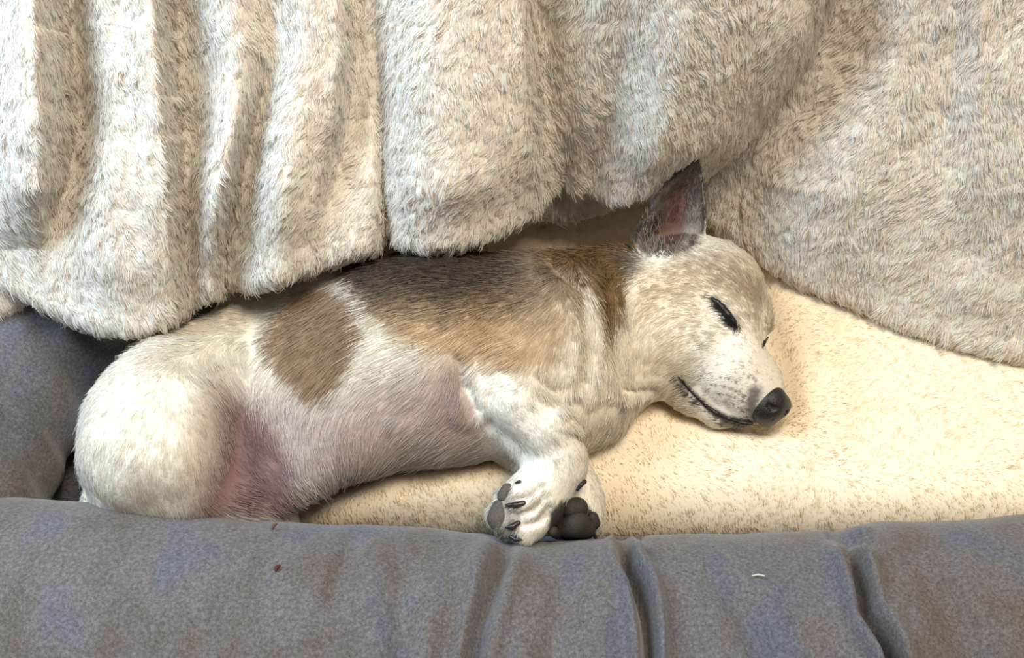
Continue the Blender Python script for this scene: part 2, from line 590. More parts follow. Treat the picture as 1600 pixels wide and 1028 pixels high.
rounded_slab('base_panel', -0.50, 0.54, -0.23, 0.30, -0.099, -0.06, 0.012, M_FABRIC, bed)
# low inner wall that shows as a dark strip between cushion and front bolster
rounded_slab('inner_wall', -0.42, 0.46, -0.185, -0.148, -0.07, -0.001, 0.012, M_FABRIC, bed)

# ------------------------------------------------------------------ plush cushion in the bed
C_CREAM = np.array([0.88, 0.775, 0.605])
def dog_dent(x, y):
    px, py = proj(np.stack([x, y, np.full_like(x, 0.01)], -1))
    body = [(110, 830), (140, 600), (300, 470), (560, 400), (980, 375), (1180, 400), (1235, 560), (1245, 640), (1200, 680), (1090, 660), (980, 615), (900, 690), (800, 715), (600, 745), (470, 800), (440, 830)]
    sd = poly_sd(body, px, py)
    return sd
MX0, MX1, MY0, MY1 = -0.335, 0.50, -0.143, 0.225
def cushion_z(X, Y):
    sd = dog_dent(X, Y)
    z = 0.014 + 0.004 * np.sin(X * 9 + 1) * np.cos(Y * 14)
    pxc, pyc = proj(np.stack([X, Y, np.full_like(X, 0.01)], -1))
    nearb = sstep(660, 730, pyc) * sstep(860, 780, pxc) * sstep(380, 440, pxc)
    z = z - 0.016 * sstep(18, -30, sd) + (0.006 + 0.011 * nearb) * np.exp(-((sd - 50) / 40) ** 2)
    e = np.minimum(np.minimum(X - MX0, MX1 - X), np.minimum(Y - MY0, MY1 - Y))
    z = z - 0.045 * (1 - np.sqrt(np.maximum(1 - np.clip(1 - e / 0.035, 0, 1) ** 2, 0)))
    return z
nx, ny = 420, 200
# finer rows close to the rim so that it rounds off
def edge_space(a, b, n):
    t = np.linspace(0, 1, n)
    return a + (b - a) * (t - 0.10 * np.sin(2 * math.pi * t))
X, Y = np.meshgrid(edge_space(MX0, MX1, nx), edge_space(MY0, MY1, ny), indexing='ij')
top = np.stack([X, Y, cushion_z(X.ravel(), Y.ravel()).reshape(X.shape)], -1)
CV, CF = top.reshape(-1, 3), grid_faces(nx, ny)
ring = np.concatenate([np.arange(nx) * ny, (nx - 1) * ny + np.arange(1, ny), np.arange(nx - 2, -1, -1) * ny + ny - 1, np.arange(ny - 2, 0, -1)])
low = CV[ring].copy(); low[:, 2] = -0.059
nb = len(CV); nr = len(ring)
skirt = np.stack([ring, nb + np.arange(nr), nb + (np.arange(nr) + 1) % nr, np.roll(ring, -1)], 1)
Vall = np.vstack([CV, low, [[(MX0 + MX1) / 2, (MY0 + MY1) / 2, -0.059]]])
ci = len(Vall) - 1
cap = np.stack([nb + np.arange(nr), np.full(nr, ci), np.full(nr, ci), nb + (np.arange(nr) + 1) % nr], 1)
cushion = tag(empty('plush_cushion', (0.05, 0.02, -0.059)), 'cream plush cushion lining the dog bed under the sleeping dog', 'cushion')
mesh_obj('cushion_body', Vall, np.vstack([CF, skirt]), M_PLUSHB, cushion, col=np.tile(C_CREAM, (len(Vall), 1)))
fpx, fpy = proj(CV[CF].mean(1))
wt = np.where((fpx < 1660), 1.0, 0.6) * np.where(dog_dent(CV[CF].mean(1)[:, 0], CV[CF].mean(1)[:, 1]) < -60, 0.02, 1)
p, n, lerp = sample(CV, CF, 190000, wt)
a = noise3(p, 14) * 2.2 + noise3(p + 9, 45) * 1.0 - 0.6
d = np.stack([np.cos(a), np.sin(a), 0 * a], -1)
front = sstep(-0.09, -0.14, p[:, 1])[:, None]
d = d * (1 - front) + np.array([0.15, -1, 0]) * front
pts, rad, inv, M = strands(p, n, d, 0.0036, 0.26, 0.00060, 0.0040, 0.12, 0.14, curl=0.5, clump_jit=0.12)
tone = (1 + 0.04 * rng.standard_normal(M))[inv][:, None]
hair_obj('plush_pile', pts, rad, np.clip(C_CREAM * tone, 0, 0.93), M_PLUSH, cushion, n)

# ------------------------------------------------------------------ blanket
blanket = tag(empty('fleece_blanket', (0.0, 0.16, 0.0)), 'thick off-white sherpa fleece blanket draped in folds behind the dog', 'blanket')
HEM = np.array([(-220, 420, .10), (-120, 440, .10), (-60, 440, .105), (0, 452, .105), (45, 470, .10), (75, 488, .098), (110, 506, .096), (170, 522, .094), (225, 521, .093),
                (262, 512, .094), (300, 486, .098), (340, 460, .100), (380, 458, .108), (430, 447, .112), (500, 420, .118), (560, 402, .120), (590, 392, .118),
                (606, 360, .112), (622, 380, .114), (660, 388, .118), (720, 382, .120), (780, 362, .120), (815, 343, .116), (850, 322, .112), (880, 302, .110),
                (905, 322, .112), (950, 322, .112), (1000, 298, .112), (1040, 285, .112), (1065, 272, .112), (1085, 254, .108), (1098, 262, .09), (1104, 300, .075), (1108, 345, .062),
                (1118, 376, .052), (1160, 408, .046), (1250, 450, .036), (1330, 482, .031), (1430, 528, .028), (1500, 552, .027), (1600, 574, .026), (1720, 590, .026), (1850, 600, .026)], float)
TOPX = np.array([(-220, -260), (0, -20), (340, 330), (606, 590), (815, 838), (905, 930), (1085, 1290), (1108, 1345), (1160, 1420), (1330, 1560), (1600, 1760), (1850, 2000)], float)
# folds: each feature is a line (x at rows) with heights at the rows
ROWS = np.array([-60, 80, 180, 280, 380, 520], float)
FE = [  # x at rows ; height (mm) at rows
    ([-260] * 6, [-20, -20, -20, -14, 4, 8]),
    ([-40, -40, -40, -40, -40, -40], [20, 20, 20, 17, 10, 8]),
    ([52, 56, 60, 58, 45, 40], [40, 41, 42, 36, 12, 8]),
    ([74, 80, 84, 84, 85, 85], [4, 3, 3, 5, 9, 9]),
    ([170, 178, 185, 190, 195, 200], [22, 24, 26, 26, 24, 20]),
    ([236, 240, 246, 254, 258, 262], [30, 31, 32, 30, 26, 22]),
    ([268, 272, 277, 283, 288, 292], [4, 3, 2, 2, 3, 5]),
    ([360, 372, 366, 340, 326, 318], [22, 24, 25, 25, 22, 18]),
    ([430, 424, 396, 372, 352, 340], [17, 13, 6, 0, -5, -6]),
    ([490, 480, 462, 446, 440, 420], [24, 24, 25, 25, 18, 12]),
    ([524, 526, 514, 490, 470, 450], [22, 23, 23, 19, 15, 10]),
    ([546, 552, 545, 525, 500, 480], [7, 6, 6, 8, 12, 10]),
    ([690, 690, 690, 695, 690, 690], [30, 32, 33, 33, 26, 22]),
    ([812, 815, 820, 832, 850, 860], [29, 29, 28, 24, 18, 16]),
    ([836, 842, 848, 864, 880, 890], [5, 4, 3, 6, 6, 6]),
    ([900, 900, 900, 896, 890, 895], [15, 14, 11, 4, 2, 2]),
    ([968, 964, 950, 916, 900, 900], [21, 13, 6, -4, -4, -4]),
    ([1090, 1060, 1040, 1010, 1000, 1000], [27, 28, 28, 24, 20, 20]),
    ([1270, 1215, 1150, 1070, 1050, 1040], [24, 26, 26, 18, 12, 10]),
    ([1345, 1290, 1215, 1120, 1110, 1105], [-6, -9, -12, -12, -10, -10]),
    ([1460, 1420, 1380, 1330, 1300, 1290], [8, 10, 12, 14, 10, 6]),
    ([1500, 1490, 1480, 1482, 1490, 1500], [10, 11, 11, 10, 6, 2]),
    ([1540, 1540, 1530, 1540, 1560, 1590], [16, 17, 16, 12, 7, 3]),
    ([1700, 1690, 1680, 1680, 1700, 1740], [22, 22, 20, 18, 12, 6]),
    ([2100] * 6, [10] * 6),
]
def fold_height(px, py):
    px = np.asarray(px)
    shp = px.shape
    px, py = px.ravel(), np.clip(py.ravel(), ROWS[0], ROWS[-1])
    XS = np.stack([np.interp(py, ROWS, f[0]) for f in FE], 1)
    HS = np.stack([np.interp(py, ROWS, f[1]) for f in FE], 1) * 0.001
    XS = 800 + (XS - 800) * (1 - 1.7 * HS / 0.88)      # folds stand off the base sheet towards the room
    XS = np.maximum.accumulate(XS, axis=1) + np.arange(len(FE)) * 1e-3
    k = np.clip((XS <= px[:, None]).sum(1) - 1, 0, len(FE) - 2)
    r = np.arange(len(px))
    x0, x1, h0, h1 = XS[r, k], XS[r, k + 1], HS[r, k], HS[r, k + 1]
    t = np.clip((px - x0) / np.maximum(x1 - x0, 1e-6), 0, 1)
    t = t * t * (3 - 2 * t)
    return (h0 + (h1 - h0) * t).reshape(shp)

C_BLANKET = np.array([0.90, 0.84, 0.76])
def sheet(name, hem, topx, top_z, nu, nmain, amp, fur, roll=0.014, top_py=-60, over=True, length=0.0070):
    seg = np.concatenate([[0], np.cumsum(np.hypot(np.diff(hem[:, 0]), np.diff(hem[:, 1])))])
    su = np.linspace(0, seg[-1], nu)
    hp = np.stack([np.interp(su, seg, hem[:, c]) for c in range(3)], 1)
    for _ in range(3):
        hp[1:-1] = 0.5 * hp[1:-1] + 0.25 * (hp[2:] + hp[:-2])
    tx = np.interp(hp[:, 0], topx[:, 0], topx[:, 1])
    # where the hem runs steeply, spread the top points by arc length
    for _ in range(60):
        tx[1:-1] = 0.5 * tx[1:-1] + 0.25 * (tx[2:] + tx[:-2])
    H = P(hp[:, 0], hp[:, 1] - 31, hp[:, 2])
    T = P(tx, np.full(nu, float(top_py)), np.full(nu, top_z))
    v = np.linspace(0, 1, nmain)
    base = H[:, None] * (1 - v)[None, :, None] + T[:, None] * v[None, :, None]
    px, py = proj(base.reshape(-1, 3))
    fh = fold_height(px, py).reshape(nu, nmain)
    dirv = nrm(T - H)
    nvec = nrm(np.cross(np.tile(RT, (nu, 1)), dirv))
    for _ in range(40):
        nvec[1:-1] = 0.5 * nvec[1:-1] + 0.25 * (nvec[2:] + nvec[:-2])
    nvec = nrm(nvec)
    vd = v * np.linalg.norm(T - H, axis=1)[:, None]
    hemfade = 0.80 + 0.20 * sstep(0, 0.045, vd)
    big = 0.006 * noise3(base.reshape(-1, 3), 11).reshape(nu, nmain) + 0.002 * noise3(base.reshape(-1, 3), 34).reshape(nu, nmain)
    S = base + nvec[:, None] * ((fh * amp + big) * hemfade)[..., None]
    # rolled hem, turning under and back up
    down = -dirv
    rows = []
    for ph in np.linspace(0, 190, 14)[1:]:
        a_ = math.radians(ph)
        rows.append(S[:, 0] + roll * (math.sin(a_) * down - (1 - math.cos(a_)) * nvec))
    last = rows[-1]
    for q in (0.015, 0.03, 0.05):
        rows.append(last - down * q)
    R = np.stack(rows[::-1], 1)
    parts = [R, S]
    if over:
        tops = []
        for q in np.linspace(0, 1, 16)[1:]:
            ang = q * math.pi * 0.75
            tops.append(S[:, -1] + np.array([0, 0.10 * q + 0.10 * math.sin(ang), 0.05 * math.sin(ang * 1.2) - 0.16 * q * q])[None])
        parts.append(np.stack(tops, 1))
    G = np.concatenate(parts, 1)
    nv = G.shape[1]
    V = G.reshape(-1, 3)
    Fq = grid_faces(nu, nv)
    # make the normals face the viewer side
    Nn = vnormals(V, Fq).reshape(nu, nv, 3)
    if (Nn[:, nv // 2] * nvec).sum() < 0:
        Fq = Fq[:, ::-1]
    bm = mesh_obj(name, V, Fq, M_PLUSHB, blanket, col=np.tile(C_BLANKET, (len(V), 1)))
    cpx, cpy = proj(V[Fq].mean(1))
    j = (np.arange(len(Fq)) % (nv - 1))
    wt = np.where((cpx > -70) & (cpx < 1670) & (cpy > -70), 1.0, 0.45) * (j >= 4)
    p, n, lerp = sample(V, Fq, fur, wt)
    dn = lerp(np.repeat(down, nv, axis=0))
    a = noise3(p, 16) * 0.6 + noise3(p + 4, 60) * 0.5
    side = nrm(np.cross(n, dn))
    d = dn * np.cos(a)[:, None] + side * np.sin(a)[:, None] + 0.5 * side * noise3(p + 2, 7)[:, None]
    pts, rad, inv, M = strands(p, n, d, length, 0.66, 0.00052, 0.0045, 0.42, 0.12, curl=0.85, clump_jit=0.20)
    tone = (1 + 0.06 * rng.standard_normal(M))[inv][:, None]
    hair_obj(name.replace('sheet', 'pile').replace('fold', 'fold_pile'), pts, rad, np.clip(C_BLANKET * tone, 0, 0.92), M_PLUSH, blanket, n)
    return bm
sheet('blanket_sheet', HEM, TOPX, 0.265, 900, 170, 1.7, 720000)
hem2 = np.array([(740, 330, .075), (790, 345, .072), (830, 352, .07), (880, 360, .068), (930, 352, .07), (970, 336, .072), (1010, 312, .075), (1050, 288, .08)], float)
sheet('under_fold', hem2, np.array([(740, 760.), (1050, 1040.)]), 0.115, 160, 40, 0.1, 14000, top_py=230, over=False)
hem3 = np.array([(-160, 500, .088), (-60, 508, .088), (-10, 512, .088), (15, 505, .088), (40, 482, .088), (80, 462, .088), (130, 450, .088)], float)
sheet('under_fold', hem3, np.array([(-160, -160.), (130, 140.)]), 0.15, 120, 40, 0.1, 14000, top_py=330, over=False)

# ------------------------------------------------------------------ dog
dog = tag(empty('dog', (0, -0.03, 0.0)), 'small white and tan dog asleep on its side with eyes closed', 'dog')
DF = Field((-0.375, -0.185, -0.006), (0.245, 0.145, 0.165), 0.0019)

# trunk: cross-sections from rump to neck (x, upper outline, lower outline, height, base height)
ST = np.array([(165, 670, 700, .030, .03), (175, 635, 725, .060, .02), (192, 597, 745, .080, .008), (220, 560, 765, .090, .002), (255, 527, 775, .100, 0), (320, 490, 785, .088, 0), (400, 462, 800, .068, 0),
               (450, 442, 804, .078, 0), (500, 425, 780, .095, 0), (560, 410, 751, .115, 0), (640, 408, 732, .121, 0), (720, 411, 722, .124, 0), (800, 404, 714, .124, 0),
               (860, 399, 704, .120, 0), (910, 391, 690, .110, 0), (950, 386, 655, .100, .002), (985, 384, 620, .092, .004), (1020, 400, 600, .080, .008), (1045, 440, 570, .05, .02)], float)
def section(top, bot, hgt, z0):
    a1 = PITCH + math.atan((top - 514) / FPX); a2 = PITCH + math.atan((bot - 514) / FPX)
    n1 = np.array([math.sin(a1), math.cos(a1)]); n2 = np.array([math.sin(a2), math.cos(a2)])
    c1, c2 = n1 @ CAM[1:], n2 @ CAM[1:]
    rz = hgt / 2; cz = z0 + rz
    lo, hi = 0.001, 0.3
    for _ in range(50):
        ry = (lo + hi) / 2
        cy1 = (c1 - math.hypot(ry * n1[0], rz * n1[1]) - n1[1] * cz) / n1[0]
        cy2 = (c2 + math.hypot(ry * n2[0], rz * n2[1]) - n2[1] * cz) / n2[0]
        if cy1 > cy2: lo = ry
        else: hi = ry
    return cy1, cz, ry, rz
SEC = np.array([section(*r[1:]) for r in ST])
SX = np.array([P(r[0], (r[1] + r[2]) / 2, r[4] + r[3] / 2)[0] for r in ST])
xa = DF.ax[0]
from_x = lambda c: np.interp(xa, SX, SEC[:, c])
def sm(a, n=5):
    for _ in range(n):
        a = np.concatenate([a[:1], 0.5 * a[1:-1] + 0.25 * (a[2:] + a[:-2]), a[-1:]])
    return a
cy, cz, ry, rz = [sm(from_x(c))[:, None, None] for c in range(4)]
Yg, Zg = DF.ax[1][None, :, None], DF.ax[2][None, None, :]
qy, qz = Yg - cy, Zg - cz
k0 = np.sqrt((qy / ry) ** 2 + (qz / rz) ** 2); k1 = np.sqrt((qy / ry ** 2) ** 2 + (qz / rz ** 2) ** 2)
dt = (k0 * (k0 - 1) / np.maximum(k1, 1e-9))
ends = np.maximum(SX[0] - xa, xa - SX[-1])[:, None, None]
DF.F = np.maximum(dt, ends + 0 * dt).astype(np.float32)

# hind leg: big rounded thigh, shank folded back, paw
DF.ell(P(240, 686, .062), (.0500, .052, .056), yaw(0.05), k=.006)
DF.ell(P(284, 690, .064), (.034, .050, .050), k=.006)
DF.ell(P(250, 640, .058), (.042, .048, .046), k=.02)
DF.ell(P(240, 730, .058), (.050, .034, .050), k=.010)
DF.chain([P(290, 762, .045), P(200, 765, .035), P(185, 770, .028)], [.028, .024, .018], k=.012)
DF.chain([P(195, 775, .020), P(240, 795, .015), P(300, 800, .014)], [.013, .012, .013], k=.008)
# lower hind leg seen below the groin
DF.chain([P(330, 770, .03), P(380, 790, .028), P(440, 812, .018)], [.024, .020, .012], k=.015)
# rib cage, shoulder
DF.ell(P(690, 545, .062), (.075, .070, .064), yaw(0.0), k=.03)
DF.ell(P(838, 500, .080), (.044, .048, .040), yaw(-0.2), k=.020)
DF.ell(P(890, 560, .060), (.040, .050, .050), k=.03)
# upper arm, forearm, wrist, paw of the upper foreleg
DF.chain([P(860, 545, .088), P(800, 580, .096), P(752, 602, .098)], [.032, .026, .0200], k=.010)
DF.cone(P(737, 606, .096), P(745, 611, .094), .0125, .014, k=.012)
DF.chain([P(760, 600, .100), P(808, 626, .096), P(852, 668, .084), P(872, 712, .070), P(874, 728, .066)], [.0180, .0220, .0205, .0185, .0180], k=.003)
DF.chain([P(872, 722, .062), P(858, 748, .058), P(838, 772, .056)], [.0185, .0190, .0185], k=.008)
DF.ell(P(830, 788, .055), (.025, .0225, .018), frame_px(-0.75, 0.66), k=.008)
DF.chain([P(741, 622, .084), P(785, 658, .076), P(835, 702, .062), P(852, 716, .058)], [.0125, .0150, .0150, .0140], k=.003)
# toes of the upper paw
TOES = [((812, 772), (791, 777), .0085), ((808, 795), (784, 800), .0105), ((814, 812), (792, 820), .0105), ((836, 816), (820, 832), .0095)]
for (a_, b_, r_) in TOES:
    DF.cone(P(*a_, .055), P(*b_, .054), r_, r_ * 0.95, k=.005)
# lower foreleg and paw under it
DF.chain([P(815, 700, .03), P(850, 725, .03), P(890, 752, .034), P(905, 790, .036)], [.020, .018, .0165, .0155], k=.008)
DF.chain([P(905, 780, .036), P(900, 812, .034)], [.0150, .0165], k=.008)
DF.ell(P(897, 806, .034), (.0185, .016, .015), frame_px(1, 0.15), k=.006)
DF.ell(P(915, 770, .030), (.009, .016, .010), frame_px(1, -0.4), k=.010)
# throat, chest folds
DF.ell(P(925, 610, .048), (.035, .038, .038), k=.025)
DF.ell(P(985, 520, .056), (.045, .050, .046), k=.02)
# head: skull, cheek, brow, muzzle, jaw
DF.ell(P(1088, 472, .058), (.051, .052, .047), frame_px(1, 0.75), k=.012)
DF.ell(P(1045, 520, .056), (.048, .045, .045), k=.020)
DF.ell(P(1125, 470, .058), (.037, .033, .040), frame_px(0.5, 1), k=.015)
DF.cone(P(1178, 492, .056), P(1186, 506, .054), .0125, .0105, k=.012)
DF.chain([P(1105, 540, .056), P(1140, 577, .050), P(1172, 610, .042), P(1188, 626, .038)], [.039, .0290, .0205, .0160], k=.012)
DF.chain([P(1165, 548, .046), P(1188, 585, .042), P(1196, 610, .040)], [.0135, .0110, .0100], k=.010)
DF.chain([P(1040, 575, .044), P(1085, 610, .036), P(1125, 640, .030), P(1155, 652, .029)], [.020, .0180, .0130, .0090], k=.007)
# ear: thin cupped blade standing up from the skull
EB = P(1048, 392, .083)
EN = nrm(np.array([0.10, -0.80, 0.60]))
EW = nrm(np.array([0.30, 0.60, 0.75]) - EN * (np.array([0.30, 0.60, 0.75]) @ EN))
EU = np.cross(EW, EN)
def on_ear(px, py):
    d_ = ray(px, py)
    t_ = ((EB - CAM) @ EN) / (d_ @ EN)
    q = CAM + d_ * t_[..., None] - EB
    return np.stack([q @ EU, q @ EW], -1)
EAR = np.array([(1086, 243), (1093, 262), (1100, 292), (1103, 325), (1103, 355), (1098, 380), (1080, 396), (1050, 406), (1020, 404), (1000, 392), (992, 374), (996, 356), (1010, 343), (1016, 318), (1030, 296), (1052, 276), (1070, 258)], float)
EARUV = on_ear(EAR[:, 0], EAR[:, 1])
elo = np.array([EB + u_ * EU + w_ * EW for u_, w_ in EARUV])
sl, g = DF.block(elo.min(0) - .02, elo.max(0) + .02)
q = g - EB
u_, w_, n_ = q @ EU, q @ EW, q @ EN
sd = poly_sd(EARUV, u_, w_)
wl = np.clip(w_ / EARUV[:, 1].max(), 0, 1)
n0 = -0.0125 * sstep(0, -0.019, sd) * (1 - 0.35 * wl) + 0.002
dd = np.maximum(np.abs(n_ - n0) - (0.0022 + 0.0006 * (1 - wl)), sd)
DF.put(sl, dd, .003)
DF.ell(P(1055, 405, .078), (.026, .016, .020), frame_px(1, -0.2), k=.010)
# pocket fold at the outer ear base
DF.chain([P(1003, 372, .090), P(996, 384, .090), P(1004, 398, .088), P(1020, 405, .086)], [.0028, .0032, .0032, .0035], k=.003)
# hollows: eye socket, mouth line, groin, armpit
DF.chain([P(1118, 478, .106), P(1148, 508, .098)], [.0080, .0080], k=.016, sub=True)
DF.chain([P(1062, 592, .082), P(1090, 624, .068), P(1128, 650, .053), P(1168, 664, .042)], [.0028, .0030, .0030, .0028], k=.007, sub=True)
DF.ell(P(398, 712, .104), (.025, .060, .040), yaw(-0.18), k=.010, sub=True)
DF.chain([P(722, 560, .128), P(728, 620, .125)], [.010, .012], k=.02, sub=True)
DV, DFc = DF.mesh(3)
bN = vnormals(DV, DFc)
# soft skin folds on chest and neck
dpx, dpy = proj(DV)
facing = sstep(-0.1, 0.4, bN @ (-VD))
wr = np.zeros(len(DV))
for line, dep, wd in [([(868, 415), (905, 450), (918, 520), (912, 600), (890, 650)], .0035, 9), ([(945, 440), (952, 520), (965, 570), (976, 605)], .0030, 8),
                      ([(845, 588), (862, 604), (890, 600), (915, 588)], .0020, 7), ([(895, 620), (925, 640), (955, 625)], .0014, 10), ([(975, 605), (1030, 608)], .0020, 6),
                      ([(720, 560), (726, 600), (740, 640)], .0035, 10),
                      ([(850, 775), (832, 796), (812, 804)], .0022, 6), ([(858, 790), (842, 812), (822, 818)], .0022, 6), ([(845, 760), (822, 776), (806, 780)], .0018, 6),
                      ([(1138, 530), (1120, 524), (1105, 510)], .0008, 5), ([(1130, 540), (1110, 532), (1098, 518)], .0007, 5)]:
    d_, fr, sd_ = line_d(line, dpx, dpy)
    wr += facing * dep * (-np.exp(-(d_ / wd) ** 2) + 0.4 * np.exp(-((d_ - 2 * wd) / wd) ** 2))
DV = DV + bN * (wr + 0.0009 * noise3(DV, 40))[:, None]

# coat markings and toe-groove shade, painted on the body they belong to
def soft(poly, px, py, s_, jit):
    return sstep(s_, -s_, poly_sd(poly, px, py) + jit)
def coat(px, py, fac, jitter=6.0):
    N_ = len(px)
    j = rng.standard_normal(N_) * jitter
    r1 = rng.random(N_)
    white = np.array([0.84, 0.80, 0.70])
    c = np.tile(white, (N_, 1))
    mix = lambda c, m, col: c * (1 - m[:, None]) + np.asarray(col) * m[:, None]
    c = mix(c, soft([(925, 400), (1230, 400), (1230, 680), (900, 680)], px, py, 40, j) * 0.8, (0.83, 0.765, 0.63))
    # pink belly and groin
    c = mix(c, soft([(330, 590), (520, 610), (700, 560), (740, 600), (800, 700), (640, 740), (450, 830), (300, 830)], px, py, 50, j) * 0.7, (0.53, 0.425, 0.395))
    c = mix(c, soft([(700, 555), (735, 560), (745, 640), (770, 690), (700, 650), (680, 600)], px, py, 14, j) * 0.5, (0.38, 0.265, 0.255))
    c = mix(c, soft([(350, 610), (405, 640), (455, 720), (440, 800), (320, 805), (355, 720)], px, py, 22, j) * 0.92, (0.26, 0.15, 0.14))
    lg = soft([(722, 604), (758, 586), (860, 588), (912, 720), (945, 860), (755, 860), (800, 745), (735, 634)], px, py, 5, j * 0.4)
    c = mix(c, lg, (0.83, 0.79, 0.70))
    for ln in ([(850, 775), (832, 796), (812, 804)], [(858, 790), (842, 812), (822, 818)], [(845, 760), (822, 776), (806, 780)]):  # shading lines between the toes, put into the coat colour
        d_, fr, sd_ = line_d(ln, px, py)
        c = mix(c, sstep(8, 1, d_ + 0.4 * j) * 0.55, (0.36, 0.29, 0.23))
    # brown hip patch
    hip = soft([(445, 478), (480, 450), (530, 445), (562, 465), (576, 520), (556, 570), (520, 612), (492, 622), (455, 592), (424, 556), (416, 525)], px, py, 9, j)
    c = mix(c, hip, np.array([0.40, 0.275, 0.17]))
    c = c * (1 - 0.22 * (hip * (r1 < 0.4)))[:, None]
    # saddle
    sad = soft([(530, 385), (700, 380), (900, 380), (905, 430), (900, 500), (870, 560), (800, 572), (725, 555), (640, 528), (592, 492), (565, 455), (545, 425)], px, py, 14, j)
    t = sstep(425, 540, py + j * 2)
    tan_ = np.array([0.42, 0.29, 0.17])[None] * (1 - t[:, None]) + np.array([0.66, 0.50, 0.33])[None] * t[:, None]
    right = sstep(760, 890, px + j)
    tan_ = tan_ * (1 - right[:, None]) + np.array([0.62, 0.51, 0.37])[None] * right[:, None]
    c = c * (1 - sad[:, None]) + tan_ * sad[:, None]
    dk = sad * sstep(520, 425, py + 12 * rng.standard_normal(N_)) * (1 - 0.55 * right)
    c = mix(c, np.clip(dk * (0.68 + 0.5 * r1), 0, 1), (0.045, 0.035, 0.03))
    dk2 = soft([(690, 400), (720, 400), (730, 450), (712, 500), (695, 500), (690, 450)], px, py, 12, j) * 0.7
    c = mix(c, dk2 * (0.4 + 0.6 * r1), (0.07, 0.055, 0.045))
    # neck wedge
    nk = soft([(850, 380), (930, 372), (1000, 372), (1000, 410), (985, 440), (968, 490), (952, 532), (940, 500), (925, 460), (895, 420), (862, 405)], px, py, 9, j)
    c = mix(c, nk, (0.27, 0.172, 0.082))
    c = mix(c, nk * (r1 < 0.35) * sstep(470, 380, py), (0.06, 0.045, 0.035))
    c = mix(c, soft([(975, 395), (1010, 400), (1005, 425), (982, 430)], px, py, 14, j) * 0.8, (0.16, 0.13, 0.11))
    # head tints: tan brow, grey ticking, white face
    c = mix(c, soft([(1010, 425), (1080, 400), (1150, 405), (1190, 450), (1185, 478), (1150, 470), (1100, 450), (1040, 480), (1000, 500)], px, py, 22, j) * 0.7, (0.56, 0.43, 0.28))
    c = mix(c, soft([(1060, 395), (1140, 392), (1195, 450), (1200, 490), (1170, 470), (1120, 440)], px, py, 18, j) * (0.15 + 0.3 * r1), (0.25, 0.20, 0.155))
    c = mix(c, soft([(1000, 540), (1080, 520), (1060, 590), (1010, 580)], px, py, 30, j) * 0.45, (0.66, 0.53, 0.37))
    c = mix(c, soft([(1100, 480), (1170, 500), (1192, 560), (1185, 600), (1100, 600), (1090, 540)], px, py, 25, j) * 0.6, (0.86, 0.83, 0.76))
    # dark eye rim, lips, nose surround
    d_, fr, sd_ = line_d([(1114, 468), (1126, 480), (1140, 497), (1150, 510)], px, py)
    c = mix(c, sstep(11, 3, d_ + 0.5 * j * 0.6) * 0.95, (0.02, 0.017, 0.015))
    d_, fr, sd_ = line_d([(1060, 588), (1072, 603), (1090, 622), (1110, 640), (1135, 654), (1165, 663)], px, py)
    c = mix(c, sstep(3 + 6 * fr + 2, 1 + 3 * fr, d_ + 0.3 * j) * (0.9), (0.045, 0.035, 0.03))
    d_, fr, sd_ = line_d([(1130, 662), (1150, 668), (1180, 660)], px, py)
    c = mix(c, sstep(11, 3, d_ + 0.6 * j) * 0.75, (0.06, 0.05, 0.045))
    d_, fr, sd_ = line_d([(1180, 612), (1174, 630), (1178, 650), (1196, 664)], px, py)
    c = mix(c, sstep(17, 4, d_ + 0.7 * j) * 0.85, (0.07, 0.06, 0.055))
    for sx, sy in [(1126, 590), (1139, 592), (1150, 597), (1118, 602), (1131, 604), (1143, 608), (1155, 612), (1124, 616), (1137, 617), (1149, 621), (1160, 626), (1133, 628), (1146, 632), (1157, 638), (1168, 640), (1170, 588), (1177, 590), (1181, 595)]:
        c = mix(c, sstep(4.0, 1.4, np.hypot(px - sx, py - sy)) * 0.75, (0.07, 0.055, 0.05))
    # ear
    er = sstep(4, -4, poly_sd(EAR + np.array([0, 0]), px, py)) * (py < 392 + 14 * r1)
    cole = np.tile(np.array([0.115, 0.10, 0.088]), (N_, 1))
    cole = mix(cole, soft([(1046, 304), (1066, 292), (1076, 320), (1070, 352), (1058, 385), (1036, 392), (1026, 378), (1038, 340)], px, py, 14, j) * 0.85, (0.17, 0.085, 0.07))
    cole = mix(cole, soft([(1076, 330), (1092, 320), (1094, 360), (1076, 390), (1064, 392)], px, py, 8, j * 0.6) * 0.8, (0.34, 0.30, 0.26))
    rim = sstep(9, 2, np.abs(poly_sd(EAR, px, py)))
    cole = mix(cole, rim * ((py < 300) | (px > 1088)), (0.03, 0.026, 0.024))
    c = c * (1 - er[:, None]) + cole * er[:, None]
    # toes of the folded paw are grey-black
    pw = soft([(770, 790), (785, 762), (800, 760), (806, 785), (816, 790), (812, 828), (806, 845), (770, 840)], px, py, 4, j * 0.4)
    c = mix(c, pw * 0.75, (0.16, 0.14, 0.12))
    pw2 = soft([(858, 800), (875, 782), (905, 776), (924, 795), (934, 812), (932, 850), (855, 850)], px, py, 3, j * 0.3)
    c = mix(c, pw2 * 0.95, (0.022, 0.02, 0.017))
    for sx, sy, sr in [(615, 665, 9), (372, 789, 5), (700, 590, 5), (722, 582, 5), (713, 607, 4), (545, 705, 3)]:
        c = mix(c, sstep(sr, sr * 0.3, np.hypot(px - sx, py - sy)) * 0.6, (0.16, 0.11, 0.10))
    return np.clip(c, 0.004, 0.9)

